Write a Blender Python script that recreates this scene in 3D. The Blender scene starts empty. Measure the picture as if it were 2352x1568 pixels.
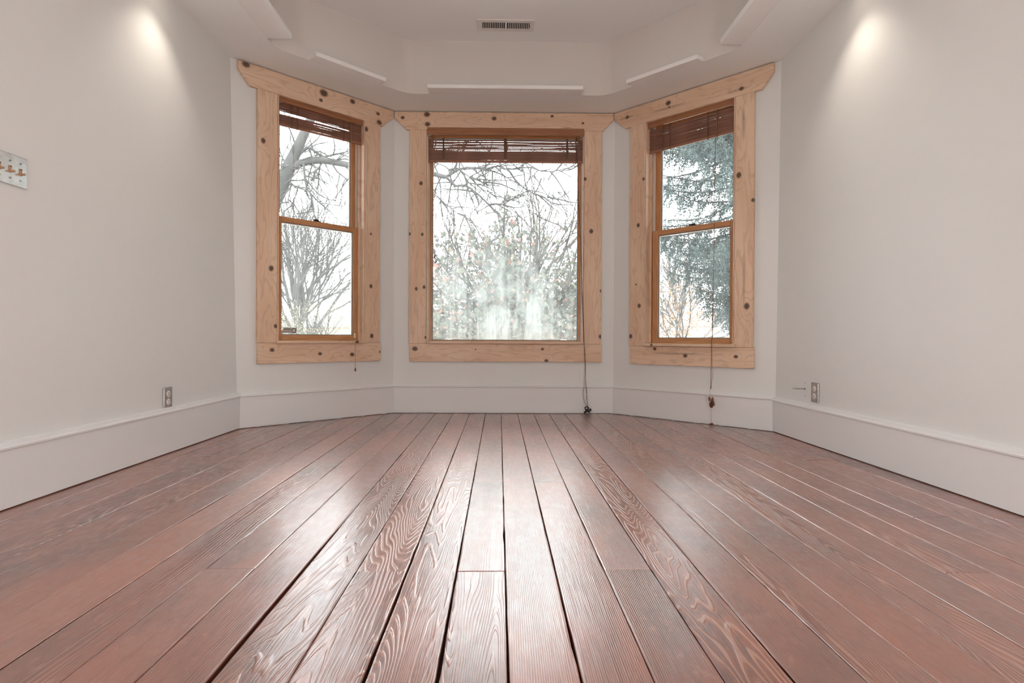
import bpy, bmesh, math, random
from mathutils import Vector, Matrix

S = bpy.context.scene
COL = S.collection

# ------------------------------------------------------------------ camera
def make_camera():
    yaw, pit, rol = .0225, .0054, .0048
    def ray(u, v):                       # image offset (focal lengths, v down) -> world direction
        c, s = math.cos(rol), math.sin(rol); u, v = c*u + s*v, -s*u + c*v
        c, s = math.cos(pit), math.sin(pit); y, z = c - s*v, -s - c*v
        c, s = math.cos(yaw), math.sin(yaw)
        return Vector((c*u + s*y, -s*u + c*y, z))
    fw = ray(0, 0).normalized(); rt = (ray(1, 0) - ray(0, 0)).normalized(); up = rt.cross(fw)
    cd = bpy.data.cameras.new('camera'); cd.sensor_width = 36; cd.lens = 1292.96*36/2352; cd.clip_start = .02; cd.clip_end = 400
    co = bpy.data.objects.new('camera', cd); COL.objects.link(co)
    m = Matrix((rt, up, -fw)).transposed().to_4x4(); m.translation = (0, 0, .57)
    co.matrix_world = m
    S.camera = co
make_camera()

# ------------------------------------------------------------------ light
SKY = 8.0
SPOT_FRONT, FILL_GLOBE = 12, 54
WARM, NEUTRAL = (1, .88, .74), (1, .975, .95)
w = bpy.data.worlds.new('overcast_sky'); S.world = w; w.use_nodes = True
w.node_tree.nodes['Background'].inputs[0].default_value = (.965, .985, 1, 1)
w.node_tree.nodes['Background'].inputs[1].default_value = SKY
def sky_portal(px, py, pz, rz, wd, hg):          # tells the sampler where the sky enters; gives off no light itself
    ld = bpy.data.lights.new('sky_portal', 'AREA'); ld.shape = 'RECTANGLE'; ld.size = wd; ld.size_y = hg; ld.cycles.is_portal = True
    o = bpy.data.objects.new('sky_portal', ld); o.location = (px, py, pz); o.rotation_euler = (-math.pi/2, 0, rz); COL.objects.link(o)
for (ax, ay, bx_, by_, u0, u1) in ((-1.6464, 3.5247, -.8055, 4.3099, .262, .888), (-.8055, 4.3099, .8742, 4.2948, .252, 1.443), (.8742, 4.2948, 1.7242, 3.4424, .283, .933)):
    ang = math.atan2(by_-ay, bx_-ax); um = (u0+u1)/2; yo = .18
    sky_portal(ax+math.cos(ang)*um-math.sin(ang)*yo, ay+math.sin(ang)*um+math.cos(ang)*yo, 1.34, ang, u1-u0+.06, 1.70)
S.view_settings.view_transform = 'Standard'; S.view_settings.look = 'None'
S.view_settings.exposure = 0.14; S.view_settings.gamma = 1; S.view_settings.use_curve_mapping = False
try:
    S.cycles.use_denoising = True; S.cycles.max_bounces = 5; S.cycles.diffuse_bounces = 4; S.cycles.glossy_bounces = 2
    S.cycles.caustics_reflective = False; S.cycles.caustics_refractive = False; S.cycles.use_adaptive_sampling = True; S.cycles.adaptive_threshold = .045
    S.cycles.transparent_max_bounces = 12; S.cycles.sample_clamp_indirect = 8
except Exception: pass

# ------------------------------------------------------------------ helpers
def tag(o, label=None, cat=None, group=None, kind=None):
    if label: o['label'] = label
    if cat: o['category'] = cat
    if group: o['group'] = group
    if kind: o['kind'] = kind
    return o
def empty(name, loc=(0, 0, 0), rz=0, parent=None):
    o = bpy.data.objects.new(name, None); o.empty_display_size = .1; o.location = loc; o.rotation_euler = (0, 0, rz); o.parent = parent
    COL.objects.link(o); return o
def link(name, me, mat, parent=None, smooth=False):
    if mat: me.materials.append(mat)
    if smooth:
        for p in me.polygons: p.use_smooth = True
    o = bpy.data.objects.new(name, me); o.parent = parent; COL.objects.link(o); return o
def pyd(name, V, F, mat, parent=None, smooth=False):
    me = bpy.data.meshes.new(name); me.from_pydata(V, [], F); me.update()
    return link(name, me, mat, parent, smooth)
def bx(bm, x0, x1, y0, y1, z0, z1):
    vs = [bm.verts.new((x, y, z)) for z in (z0, z1) for x, y in ((x0, y0), (x1, y0), (x1, y1), (x0, y1))]
    for f in ((3, 2, 1, 0), (4, 5, 6, 7), (0, 1, 5, 4), (1, 2, 6, 5), (2, 3, 7, 6), (3, 0, 4, 7)): bm.faces.new([vs[i] for i in f])
def done(bm, name, mat, parent=None, bevel=0, smooth=False, seg=1):
    if bevel: bmesh.ops.bevel(bm, geom=bm.edges[:], offset=bevel, segments=seg, affect='EDGES', profile=.5)
    bmesh.ops.recalc_face_normals(bm, faces=bm.faces[:])
    me = bpy.data.meshes.new(name); bm.to_mesh(me); bm.free()
    return link(name, me, mat, parent, smooth)
def box(name, mat, parent, x0, x1, y0, y1, z0, z1, bevel=0, seg=1):
    bm = bmesh.new(); bx(bm, x0, x1, y0, y1, z0, z1); return done(bm, name, mat, parent, bevel, seg=seg)
def prism(name, mat, parent, pts, y0, y1, bevel=0):      # (x,z) outline pushed along y
    bm = bmesh.new(); n = len(pts)
    a = [bm.verts.new((x, y0, z)) for x, z in pts]; b = [bm.verts.new((x, y1, z)) for x, z in pts]
    bm.faces.new(a); bm.faces.new(b[::-1])
    for i in range(n): bm.faces.new((a[i], a[(i+1) % n], b[(i+1) % n], b[i]))
    return done(bm, name, mat, parent, bevel)
def tube_data(V, F, pts, rad, k=6, cap=True):
    n = len(pts); base = len(V); prev = None
    for i, p in enumerate(pts):
        d = (pts[min(i+1, n-1)] - pts[max(i-1, 0)])
        d = d.normalized() if d.length > 1e-9 else Vector((0, 0, 1))
        ref = Vector((0, 0, 1)) if abs(d.z) < .9 else Vector((1, 0, 0))
        if prev is not None:
            a = prev - d*prev.dot(d); a = a.normalized() if a.length > 1e-6 else d.cross(ref).normalized()
        else: a = d.cross(ref).normalized()
        prev = a; b = d.cross(a); r = rad[i] if isinstance(rad, (list, tuple)) else rad
        for j in range(k):
            t = 2*math.pi*j/k; V.append(tuple(p + a*(r*math.cos(t)) + b*(r*math.sin(t))))
    for i in range(n-1):
        for j in range(k):
            j2 = (j+1) % k; q = base+i*k
            F.append((q+j, q+j2, q+k+j2, q+k+j))
    if cap:
        F.append(tuple(base+j for j in range(k-1, -1, -1))); F.append(tuple(base+(n-1)*k+j for j in range(k)))
def tube(name, mat, parent, pts, rad, k=6, smooth=True):
    V, F = [], []; tube_data(V, F, [Vector(p) for p in pts], rad, k); return pyd(name, V, F, mat, parent, smooth)
def spin(name, mat, parent, prof, loc=(0, 0, 0), axis='z', n=24, smooth=True):   # (r,h) profile turned round an axis
    V, F = [], []; m = len(prof)
    for i in range(n):
        t = 2*math.pi*i/n
        for r, hh in prof:
            p = (r*math.cos(t), r*math.sin(t), hh)
            if axis == 'y': p = (p[0], p[2], p[1])
            if axis == 'x': p = (p[2], p[0], p[1])
            V.append((p[0]+loc[0], p[1]+loc[1], p[2]+loc[2]))
    for i in range(n):
        for j in range(m-1):
            a, b = i*m+j, ((i+1) % n)*m+j; F.append((a, b, b+1, a+1))
    F.append(tuple(i*m for i in range(n-1, -1, -1))); F.append(tuple(i*m+m-1 for i in range(n)))
    o = pyd(name, V, F, mat, parent, False)
    bm = bmesh.new(); bm.from_mesh(o.data); bmesh.ops.remove_doubles(bm, verts=bm.verts[:], dist=1e-6)
    bmesh.ops.recalc_face_normals(bm, faces=bm.faces[:]); bm.to_mesh(o.data); bm.free()
    if smooth:
        for p in o.data.polygons: p.use_smooth = len(p.vertices) <= 4
    return o

# ------------------------------------------------------------------ materials
class NT:
    def __init__(s, name):
        s.m = bpy.data.materials.new(name); s.m.use_nodes = True; s.t = s.m.node_tree; s.t.nodes.clear()
        s.out = s.t.nodes.new('ShaderNodeOutputMaterial')
    def set(s, sock, v):
        if isinstance(v, bpy.types.NodeSocket): s.t.links.new(v, sock)
        elif v is not None:
            if isinstance(v, (tuple, list)) and len(v) == 3 and len(sock.default_value) == 4: v = (*v, 1)
            sock.default_value = v
    def n(s, typ, ins=None, out=0, **kw):
        nd = s.t.nodes.new('ShaderNode'+typ)
        for k, v in kw.items(): setattr(nd, k, v)
        for k, v in (ins or {}).items(): s.set(nd.inputs[k], v)
        return nd.outputs[out]
    def math(s, op, a, b=0, c=0, clamp=False):
        nd = s.t.nodes.new('ShaderNodeMath'); nd.operation = op; nd.use_clamp = clamp
        for i, v in enumerate((a, b, c)): s.set(nd.inputs[i], v)
        return nd.outputs[0]
    def vmath(s, op, a, b=(0, 0, 0)):
        nd = s.t.nodes.new('ShaderNodeVectorMath'); nd.operation = op; s.set(nd.inputs[0], a); s.set(nd.inputs[1], b); return nd.outputs[0]
    def mix(s, f, a, b, typ='MIX'):
        nd = s.t.nodes.new('ShaderNodeMix'); nd.data_type = 'RGBA'; nd.blend_type = typ
        s.set(nd.inputs[0], f); s.set(nd.inputs[6], a); s.set(nd.inputs[7], b); return nd.outputs[2]
    def fmix(s, f, a, b):
        nd = s.t.nodes.new('ShaderNodeMix'); nd.data_type = 'FLOAT'
        s.set(nd.inputs[0], f); s.set(nd.inputs[2], a); s.set(nd.inputs[3], b); return nd.outputs[0]
    def map(s, v, a, b, c=0, d=1, smooth=True):
        nd = s.t.nodes.new('ShaderNodeMapRange'); nd.interpolation_type = 'SMOOTHSTEP' if smooth else 'LINEAR'
        for i, x in enumerate((v, a, b, c, d)): s.set(nd.inputs[i], x)
        return nd.outputs[0]
    def noise(s, vec, scale, detail=2, rough=.5, dist=0):
        return s.n('TexNoise', {'Vector': vec, 'Scale': scale, 'Detail': detail, 'Roughness': rough, 'Distortion': dist})
    def bsdf(s, col, rough=.5, metal=0, spec=.5, normal=None, **kw):
        ins = {'Base Color': col, 'Roughness': rough, 'Metallic': metal, 'Specular IOR Level': spec}
        if normal is not None: ins['Normal'] = normal
        ins.update(kw)
        return s.n('BsdfPrincipled', ins)
    def bump(s, h, strength=.3, dist=.01):
        return s.n('Bump', {'Height': h, 'Strength': strength, 'Distance': dist})
    def end(s, sh): s.t.links.new(sh, s.out.inputs[0]); return s.m
    def obj(s): return s.n('TexCoord', out=3)

def plain(name, col, rough=.5, metal=0, spec=.5):
    k = NT(name); return k.end(k.bsdf(col, rough, metal, spec))
def speckle(name, c1, c2, scale, rough=.5, metal=0, bump=0, stretch=(1, 1, 1)):
    k = NT(name); v = k.vmath('MULTIPLY', k.obj(), stretch); n = k.noise(v, scale, 4, .6)
    c = k.mix(k.map(n, .3, .7), c1, c2)
    return k.end(k.bsdf(c, rough, metal, normal=k.bump(n, bump, .004) if bump else None))
def paint(name, col, wav=.35):
    k = NT(name); v = k.vmath('MULTIPLY', k.obj(), (1, 1, .7))
    return k.end(k.bsdf(col, .62, spec=.3, normal=k.bump(k.noise(v, 3.0, 3, .42), wav, .03)))

M = {}
M['wall'] = paint('plaster_paint', (.795, .805, .79), .32)
M['ceiling'] = paint('ceiling_paint', (.92, .925, .92), .1)
M['tray'] = paint('tray_face_shaded', (.72, .68, .635), .1)  # darker than the soffit: shade on the tray faces put into the colour
M['base'] = paint('baseboard_paint', (.82, .82, .82), .07)
M['shelf'] = plain('valance_paint', (.90, .885, .87), .4)
M['dark'] = plain('void_dark', (.012, .009, .007), .9)
M['subfloor'] = speckle('subfloor_dirt', (.02, .012, .009), (.05, .03, .02), 40, .95)
M['steel'] = speckle('brushed_steel', (.42, .40, .38), (.62, .60, .58), 60, .32, 1, stretch=(1, 1, 14))
M['chrome'] = speckle('polished_steel', (.70, .71, .70), (.88, .89, .88), 30, .22, .9)
M['screw'] = plain('screw_steel', (.45, .44, .42), .3, 1)
M['receptacle'] = plain('receptacle_plastic', (.76, .73, .68), .35)
M['slot'] = plain('slot_dark', (.02, .015, .01), .7)
M['tan'] = plain('tan_plastic', (.52, .31, .18), .45)
M['vent'] = plain('vent_enamel', (.80, .77, .74), .35)
M['bronze'] = plain('dark_bronze', (.035, .027, .022), .4, .6)
M['vinyl'] = plain('cream_vinyl', (.76, .73, .66), .4)
M['gasket'] = plain('grey_gasket', (.26, .28, .28), .5)
M['cord'] = plain('brown_cord', (.13, .065, .035), .8)
M['cordlight'] = plain('tan_cord', (.45, .28, .16), .8)
M['bead'] = plain('cream_bead', (.72, .55, .34), .35)
M['tassel'] = speckle('tassel_wood', (.14, .05, .022), (.26, .10, .045), 60, .45)
M['coax'] = plain('cable_sheath', (.36, .34, .32), .5)

def sash_wood(name, c1, c2, axis):
    k = NT(name); st = {0: (1, 22, 22), 2: (22, 22, 1)}[axis]
    n = k.noise(k.vmath('MULTIPLY', k.obj(), st), 6, 5, .6, .4)
    c = k.mix(k.map(n, .32, .68), c1, c2)
    return k.end(k.bsdf(c, .34, spec=.5, normal=k.bump(n, .1, .002)))
M['sash_h'] = sash_wood('varnished_fir_rail', (.44, .195, .075), (.62, .32, .145), 0)
M['sash_v'] = sash_wood('varnished_fir_stile', (.44, .195, .075), (.62, .32, .145), 2)
M['valance'] = sash_wood('blind_headrail_wood', (.27, .11, .045), (.37, .165, .075), 0)
M['slat'] = sash_wood('blind_slat_wood', (.14, .058, .036), (.24, .11, .07), 0)
M['railwood'] = sash_wood('blind_rail_wood', (.26, .115, .065), (.36, .17, .10), 0)

def pine(name, axis, knots, seed, tone=1.0, stains=()):
    """stripped pine board: grain along x (axis 0) or z (axis 2); knots = (u, z, radius) in the window's own metres"""
    k = NT(name); sep = k.t.nodes.new('ShaderNodeSeparateXYZ'); k.t.links.new(k.obj(), sep.inputs[0])
    a, b = (sep.outputs[0], sep.outputs[2]) if axis == 0 else (sep.outputs[2], sep.outputs[0])
    comb = k.n('CombineXYZ', {0: k.math('MULTIPLY', a, 1.0), 1: k.math('MULTIPLY', b, 5.0), 2: k.math('ADD', sep.outputs[1], seed*3.7)})
    warp = k.noise(comb, 2.2, 3, .5, .2)
    phase = k.math('ADD', k.math('MULTIPLY', b, 120.0), k.math('MULTIPLY', warp, 42.0))
    kd = None
    for (ku, kz, r) in knots:
        r *= 1.28
        ka, kb = (ku, kz) if axis == 0 else (kz, ku)
        da = k.math('DIVIDE', k.math('SUBTRACT', a, ka), r*1.15); db = k.math('DIVIDE', k.math('SUBTRACT', b, kb), r*.95)
        d2 = k.math('ADD', k.math('MULTIPLY', da, da), k.math('MULTIPLY', db, db))
        da4 = k.math('DIVIDE', k.math('SUBTRACT', a, ka), r*4.6); db4 = k.math('DIVIDE', k.math('SUBTRACT', b, kb), r*2.0)
        g = k.math('POWER', 2.718, k.math('MULTIPLY', k.math('ADD', k.math('MULTIPLY', da4, da4), k.math('MULTIPLY', db4, db4)), -1.0))
        phase = k.math('ADD', phase, k.math('MULTIPLY', g, 16.0))
        kd = d2 if kd is None else k.math('MINIMUM', kd, d2)
    ring = k.math('SINE', phase); ring = k.map(ring, .45, 1.0)
    fibre = k.noise(k.n('CombineXYZ', {0: k.math('MULTIPLY', a, 3.0), 1: k.math('MULTIPLY', b, 160.0), 2: float(seed)}), 1.0, 1, .5)
    patch = k.noise(comb, 1.6, 4, .6)
    c1, c2 = (.80*tone, .595*tone, .43*tone), (.70*tone, .475*tone, .325*tone)
    c = k.mix(k.map(patch, .3, .7), c1, c2)
    c = k.mix(k.math('MULTIPLY', ring, .34), c, (.46, .27, .16))
    c = k.mix(k.math('MULTIPLY', k.map(fibre, .35, .75), .22), c, (.84, .67, .53))
    for (su, sz, sr, sa) in stains:
        sa_, sb_ = (su, sz) if axis == 0 else (sz, su)
        da = k.math('DIVIDE', k.math('SUBTRACT', a, sa_), sr*sa); db = k.math('DIVIDE', k.math('SUBTRACT', b, sb_), sr)
        d2 = k.math('ADD', k.math('ADD', k.math('MULTIPLY', da, da), k.math('MULTIPLY', db, db)), k.math('MULTIPLY', fibre, .8))
        c = k.mix(k.map(d2, .3, 1.3, .5, 0), c, (.22, .13, .085))
    if kd is not None:
        kn = k.math('ADD', kd, k.math('MULTIPLY', k.math('SUBTRACT', k.noise(k.obj(), 190, 3, .6), .5), 1.0))
        c = k.mix(k.map(kn, .7, 2.2, .55, 0), c, (.30, .13, .06))
        c = k.mix(k.map(kn, .35, 1.25, 1, 0), c, k.mix(k.map(k.math('SINE', k.math('MULTIPLY', k.math('SQRT', kd), 14.0)), 0, 1), (.085, .055, .042), (.20, .125, .09)))
    return k.end(k.bsdf(c, .5, spec=.35, normal=k.bump(fibre, .12, .0015)))

def plank_mat():
    k = NT('red_fir_plank'); rnd = k.n('ObjectInfo', out=5)
    cath = k.n('Attribute', attribute_type='OBJECT', attribute_name='flat_sawn', out=2)
    off = k.n('CombineXYZ', {0: k.math('MULTIPLY', rnd, 13.0), 1: k.math('MULTIPLY', rnd, 71.0), 2: k.math('MULTIPLY', rnd, 31.0)})
    v = k.vmath('ADD', k.obj(), off)
    sep = k.t.nodes.new('ShaderNodeSeparateXYZ'); k.t.links.new(v, sep.inputs[0]); x = sep.outputs[0]
    n1 = k.noise(k.vmath('MULTIPLY', v, (1, .085, 1)), 7.0, 2, .4, .2)
    wob = k.noise(k.vmath('MULTIPLY', v, (1, .25, 1)), 24, 1, .5)
    ph_c = k.math('ADD', k.math('MULTIPLY', n1, 400.0), k.math('MULTIPLY', wob, 9.0))
    ph_s = k.math('ADD', k.math('MULTIPLY', x, 1650.0), k.math('ADD', k.math('MULTIPLY', n1, 40.0), k.math('MULTIPLY', wob, 3.0)))
    sn = k.math('SINE', k.fmix(cath, ph_s, ph_c))
    ridge = k.map(sn, .3, 1.0)                      # pale hard grain standing proud
    blot = k.noise(k.vmath('MULTIPLY', v, (1, .40, 1)), 6.5, 3, .55)
    blot2 = k.noise(k.vmath('MULTIPLY', v, (1, .5, 1)), 2.1, 2, .5, .4)
    fib = k.noise(k.vmath('MULTIPLY', v, (1, .02, 1)), 420, 1, .5)
    hue = k.math('FRACT', k.math('MULTIPLY', rnd, 7.31)); tone = k.map(k.math('FRACT', k.math('MULTIPLY', rnd, 3.77)), 0, 1, .84, 1.14, False)
    base = k.mix(hue, (.330, .084, .040), (.360, .120, .070))
    base = k.mix(k.map(blot, .34, .70), base, k.mix(hue, (.165, .046, .028), (.225, .080, .054)))
    base = k.mix(k.map(blot2, .52, .75, 0, .6), base, (.44, .115, .045))
    base = k.mix(k.map(blot2, .22, .46, .55, 0), base, (.15, .074, .058))
    amt = k.math('MULTIPLY', k.map(blot2, .3, .65, .45, 1), k.fmix(cath, .40, .66))
    c = k.mix(k.math('MULTIPLY', ridge, amt), base, (.54, .29, .21))
    c = k.mix(k.math('MULTIPLY', k.map(sn, -.95, -.3, 1, 0), k.math('MULTIPLY', cath, .45)), c, (.095, .032, .022))
    c = k.mix(k.math('MULTIPLY', k.map(fib, .30, .46, 1, 0), .35), c, (.08, .03, .022))
    c = k.mix(1.0, c, k.n('CombineColor', {0: tone, 1: tone, 2: tone}), 'MULTIPLY')
    wear = k.noise(k.vmath('MULTIPLY', v, (1, .45, 1)), 46, 3, .65)
    c = k.mix(k.map(wear, .52, .74, 0, .30), c, (.50, .27, .20)); c = k.mix(k.map(wear, .26, .42, .32, 0), c, (.10, .036, .026))
    rough = k.map(wear, .3, .7, .30, .50)
    nm = k.bump(k.math('ADD', k.math('MULTIPLY', ridge, k.fmix(cath, .35, .75)), k.math('MULTIPLY', fib, .45)), .33, .0020)
    return k.end(k.bsdf(c, rough, spec=.6, normal=nm, **{'Coat Weight': 1.0, 'Coat Roughness': .24, 'Coat IOR': 1.95, 'Coat Normal': nm}))
M['plank'] = plank_mat()

def glass_mat(name, dirt):
    """clear pane; dirt = (centre u, lower z, upper z, amount): the film of dust and wash streaks on the pane"""
    k = NT(name); tr = k.n('BsdfTransparent', {'Color': (.965, .98, .975)}); gl = k.n('BsdfGlossy', {'Roughness': .0, 'Color': (1, 1, 1)})
    fr = k.n('Fresnel', {'IOR': 1.40})
    sh = k.n('MixShader', {0: fr, 1: tr, 2: gl})
    if dirt:
        cu, z0, z1, amt = dirt
        o = k.obj(); sep = k.t.nodes.new('ShaderNodeSeparateXYZ'); k.t.links.new(o, sep.inputs[0])
        du = k.math('DIVIDE', k.math('SUBTRACT', sep.outputs[0], cu), .62)
        hz = k.map(sep.outputs[2], z0, z1, 1, 0)
        st = k.noise(k.vmath('MULTIPLY', o, (1, 1, .05)), 34, 4, .65)
        sm = k.noise(k.vmath('MULTIPLY', o, (1, 1, .6)), 4.5, 4, .6, .6)
        f = k.math('MULTIPLY', hz, k.math('MULTIPLY', k.map(k.math('ADD', k.math('MULTIPLY', st, .55), k.math('MULTIPLY', sm, .75)), .40, .95), k.map(k.math('ABSOLUTE', du), .2, 1.4, 1, .35)))
        f = k.math('ADD', k.math('MULTIPLY', f, amt), .022, clamp=True)
        film = k.n('MixShader', {0: .35, 1: k.n('BsdfTranslucent', {'Color': (.80, .86, .84)}), 2: k.n('BsdfDiffuse', {'Color': (.75, .8, .78)})})
        sh = k.n('MixShader', {0: f, 1: sh, 2: film})
    return k.end(sh)
M['glass'] = glass_mat('window_glass', None)
M['glass_dusty'] = glass_mat('dusty_window_glass', (.78, .55, 1.62, .52))
M['glass_side'] = glass_mat('side_window_glass', (.6, .5, 1.7, .05))

# ------------------------------------------------------------------ the room shell
A, B, C_, D = Vector((-1.6464, 3.5247)), Vector((-.8055, 4.3099)), Vector((.8742, 4.2948)), Vector((1.7242, 3.4424))
H, HC, BACK, TH = 2.2884, 2.662, -2.6, .16
LB, LT = -1.628, -1.663           # the left wall leans: x at floor, x at soffit
RB, RT = 1.713, 1.729
def bay_left_y(x): return A.y + (x-A.x)*(B.y-A.y)/(B.x-A.x)
def bay_right_y(x): return D.y + (x-D.x)*(C_.y-D.y)/(C_.x-D.x)

def bay_wall(name, a, b, hole, label):
    d = b-a; L = d.length; o = empty(name, (a.x, a.y, 0), math.atan2(d.y, d.x)); o.name = name
    bm = bmesh.new(); u0, u1, z0, z1 = hole; top = H+.05
    bx(bm, -.07, u0, 0, TH, -.05, top); bx(bm, u1, L+.07, 0, TH, -.05, top)
    bx(bm, u0, u1, 0, TH, -.05, z0); bx(bm, u0, u1, 0, TH, z1, top)
    bmesh.ops.remove_doubles(bm, verts=bm.verts[:], dist=1e-5)
    me = bpy.data.meshes.new(name); bm.to_mesh(me); bm.free(); me.materials.append(M['wall'])
    bpy.data.objects.remove(o)
    o = bpy.data.objects.new(name, me); o.location = (a.x, a.y, 0); o.rotation_euler = (0, 0, math.atan2(d.y, d.x)); COL.objects.link(o)
    return tag(o, label, 'wall', kind='structure')
WIN = {
 1: dict(a=A, b=B, head=[(.016, 2.282), (.016, 2.232), (.088, 2.143), (1.038, 2.143), (1.128, 2.230), (1.130, 2.282)],
         ls=(.133, .260), rs=(.890, 1.014), ap=(.137, 1.024, .400, .533), sill=(.250, .899, .531, .549), open=(.262, .888, .545, 2.150)),
 2: dict(a=B, b=C_, head=[(.006, 2.282), (.006, 2.232), (.096, 2.146), (1.583, 2.146), (1.668, 2.234), (1.668, 2.282)],
         ls=(.118, .250), rs=(1.445, 1.580), ap=(.123, 1.585, .392, .528), sill=(.254, 1.448, .529, .548), open=(.252, 1.443, .545, 2.150)),
 3: dict(a=C_, b=D, head=[(.010, 2.282), (.010, 2.238), (.105, 2.145), (1.102, 2.138), (1.174, 2.228), (1.174, 2.282)],
         ls=(.152, .281), rs=(.935, 1.057), ap=(.160, 1.063, .386, .518), sill=(.292, .950, .520, .540), open=(.283, .933, .536, 2.150)),
}
bay_wall('wall_bay_left', A, B, WIN[1]['open'], 'white plaster bay wall around the left sash window')
bay_wall('wall_back', B, C_, WIN[2]['open'], 'white plaster wall around the wide middle window')
bay_wall('wall_bay_right', C_, D, WIN[3]['open'], 'white plaster bay wall around the spruce-side window')

def side_wall(name, xb, xt, yb, yt, sgn, label):
    e = .08; zb, zt = -.05, H+.05
    k = (xt-xb)/H; xb2, xt2 = xb+k*zb, xb+k*zt
    V = [(xb2, BACK, zb), (xb2, yb+e, zb), (xt2, yt+e, zt), (xt2, BACK, zt)]
    V += [(x+sgn*TH, y, z) for x, y, z in V]
    F = [(0, 1, 2, 3), (7, 6, 5, 4), (0, 4, 5, 1), (1, 5, 6, 2), (2, 6, 7, 3), (3, 7, 4, 0)]
    if sgn > 0: F = [f[::-1] for f in F]
    o = pyd(name, V, F, M['wall']); return tag(o, label, 'wall', kind='structure')
side_wall('wall_left', LB, LT, bay_left_y(LB), bay_left_y(LT), -1, 'long white plaster wall with the light switch plate')
side_wall('wall_right', RB, RT, bay_right_y(RB), bay_right_y(RT), 1, 'long white plaster wall with the cable stub')
tag(box('wall_rear', M['wall'], None, -1.95, 2.0, BACK-TH, BACK, -.05, 2.8), 'plain white plaster wall at the rear of the room', 'wall', kind='structure')

# ceiling, tray and soffit
def arc_corners(pts, r, seg=7):
    out = [pts[0]]
    for i in range(1, len(pts)-1):
        p, q, s = Vector(pts[i-1]), Vector(pts[i]), Vector(pts[i+1])
        d1, d2 = (p-q).normalized(), (s-q).normalized(); half = d1.angle(d2)/2; t = r/math.tan(half)
        a, b = q+d1*t, q+d2*t
        for j in range(seg+1):
            f = j/seg; out.append(tuple(a*(1-f)**2 + q*2*f*(1-f) + b*f*f))
    out.append(pts[-1]); return out
TRAY = [(-1.342, -2.2), (-1.342, 3.385), (-.653, 3.985), (.745, 3.972), (1.408, 3.307), (1.408, -2.2)]
tray = arc_corners(TRAY, .16)
ce = pyd('ceiling', [(x, y, HC) for x, y in ((-1.6, -2.5), (-1.6, 4.3), (1.65, 4.3), (1.65, -2.5))] + [(x, y, HC+.06) for x, y in ((-1.6, -2.5), (-1.6, 4.3), (1.65, 4.3), (1.65, -2.5))],
         [(0, 1, 2, 3), (7, 6, 5, 4), (0, 4, 5, 1), (1, 5, 6, 2), (2, 6, 7, 3), (3, 7, 4, 0)], M['ceiling'])
tag(ce, 'raised white tray ceiling with an air vent', 'ceiling', kind='structure')
bm = bmesh.new()
outer = [(-1.9, BACK-.1), (-1.9, 3.6), (-.95, 4.52), (1.0, 4.52), (1.95, 3.6), (1.95, BACK-.1)]
vo = [bm.verts.new((x, y, H)) for x, y in outer]; vi = [bm.verts.new((x, y, H)) for x, y in tray]
for L_ in (vo, vi):
    for i in range(len(L_)): bm.edges.new((L_[i], L_[(i+1) % len(L_)]))
bmesh.ops.triangle_fill(bm, use_beauty=True, use_dissolve=False, edges=bm.edges[:])
for f in bm.faces:
    f.normal_update()
    if f.normal.z > 0: f.normal_flip()
n0 = len(vi); vt = [bm.verts.new((x, y, HC+.001)) for x, y in tray]
for i in range(n0): bm.faces.new((vi[i], vi[(i+1) % n0], vt[(i+1) % n0], vt[i]))
vo2 = [bm.verts.new((x, y, HC+.07)) for x, y in outer]
for i in range(len(vo)): bm.faces.new((vo[i], vo[(i+1) % len(vo)], vo2[(i+1) % len(vo)], vo2[i]))
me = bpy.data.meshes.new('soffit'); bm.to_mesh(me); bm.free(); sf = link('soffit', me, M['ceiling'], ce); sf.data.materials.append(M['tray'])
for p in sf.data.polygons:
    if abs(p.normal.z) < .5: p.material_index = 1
box('roof_deck', M['dark'], ce, -1.9, 1.95, BACK-.1, 4.52, HC+.07, HC+.12)

# floor: dark subfloor carrying single planks
fl_out = [(-1.8, BACK-.1), (-1.8, 3.5), (-.9, 4.4), (.95, 4.4), (1.85, 3.45), (1.85, BACK-.1)]
V = [(x, y, -.024) for x, y in fl_out] + [(x, y, -.30) for x, y in fl_out]; n = len(fl_out)
floor = pyd('floor', V, [tuple(range(n-1, -1, -1)), tuple(range(n, 2*n))] + [(i, i+n, (i+1) % n+n, (i+1) % n) for i in range(n)], M['subfloor'])
tag(floor, 'worn red-brown plank floor with dark gaps', 'floor', kind='structure')
SEAM = [-1.69, -1.62, -1.529, -1.389, -1.258, -1.115, -.983, -.853, -.722, -.600, -.479, -.347, -.223, -.102, .017, .140, .261, .379, .495, .617, .737, .857, .978, 1.098, 1.217, 1.337, 1.458, 1.590, 1.705, 1.79]
JOINT = {-.722: [1.40], -.347: [1.378], -.102: [1.378, 2.233], .140: [2.222], .261: [1.382], 1.098: [1.355], 1.337: [1.782], 1.458: [2.638], 1.590: [1.770],
         -1.389: [.55], -.853: [-.7], .017: [-.3], .617: [.14], .857: [-1.1], -.600: [-.9]}
CATH = {-1.389: .95, -1.258: .95, -.479: .9, -.347: .7, -.223: .95, -.102: .6, .379: .95, .617: .75, .857: 1.0, -.600: .15, 1.098: .6, 1.458: .7, -1.529: .6, .140: .05, -.722: .1}
rs = random.Random(5)
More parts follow.
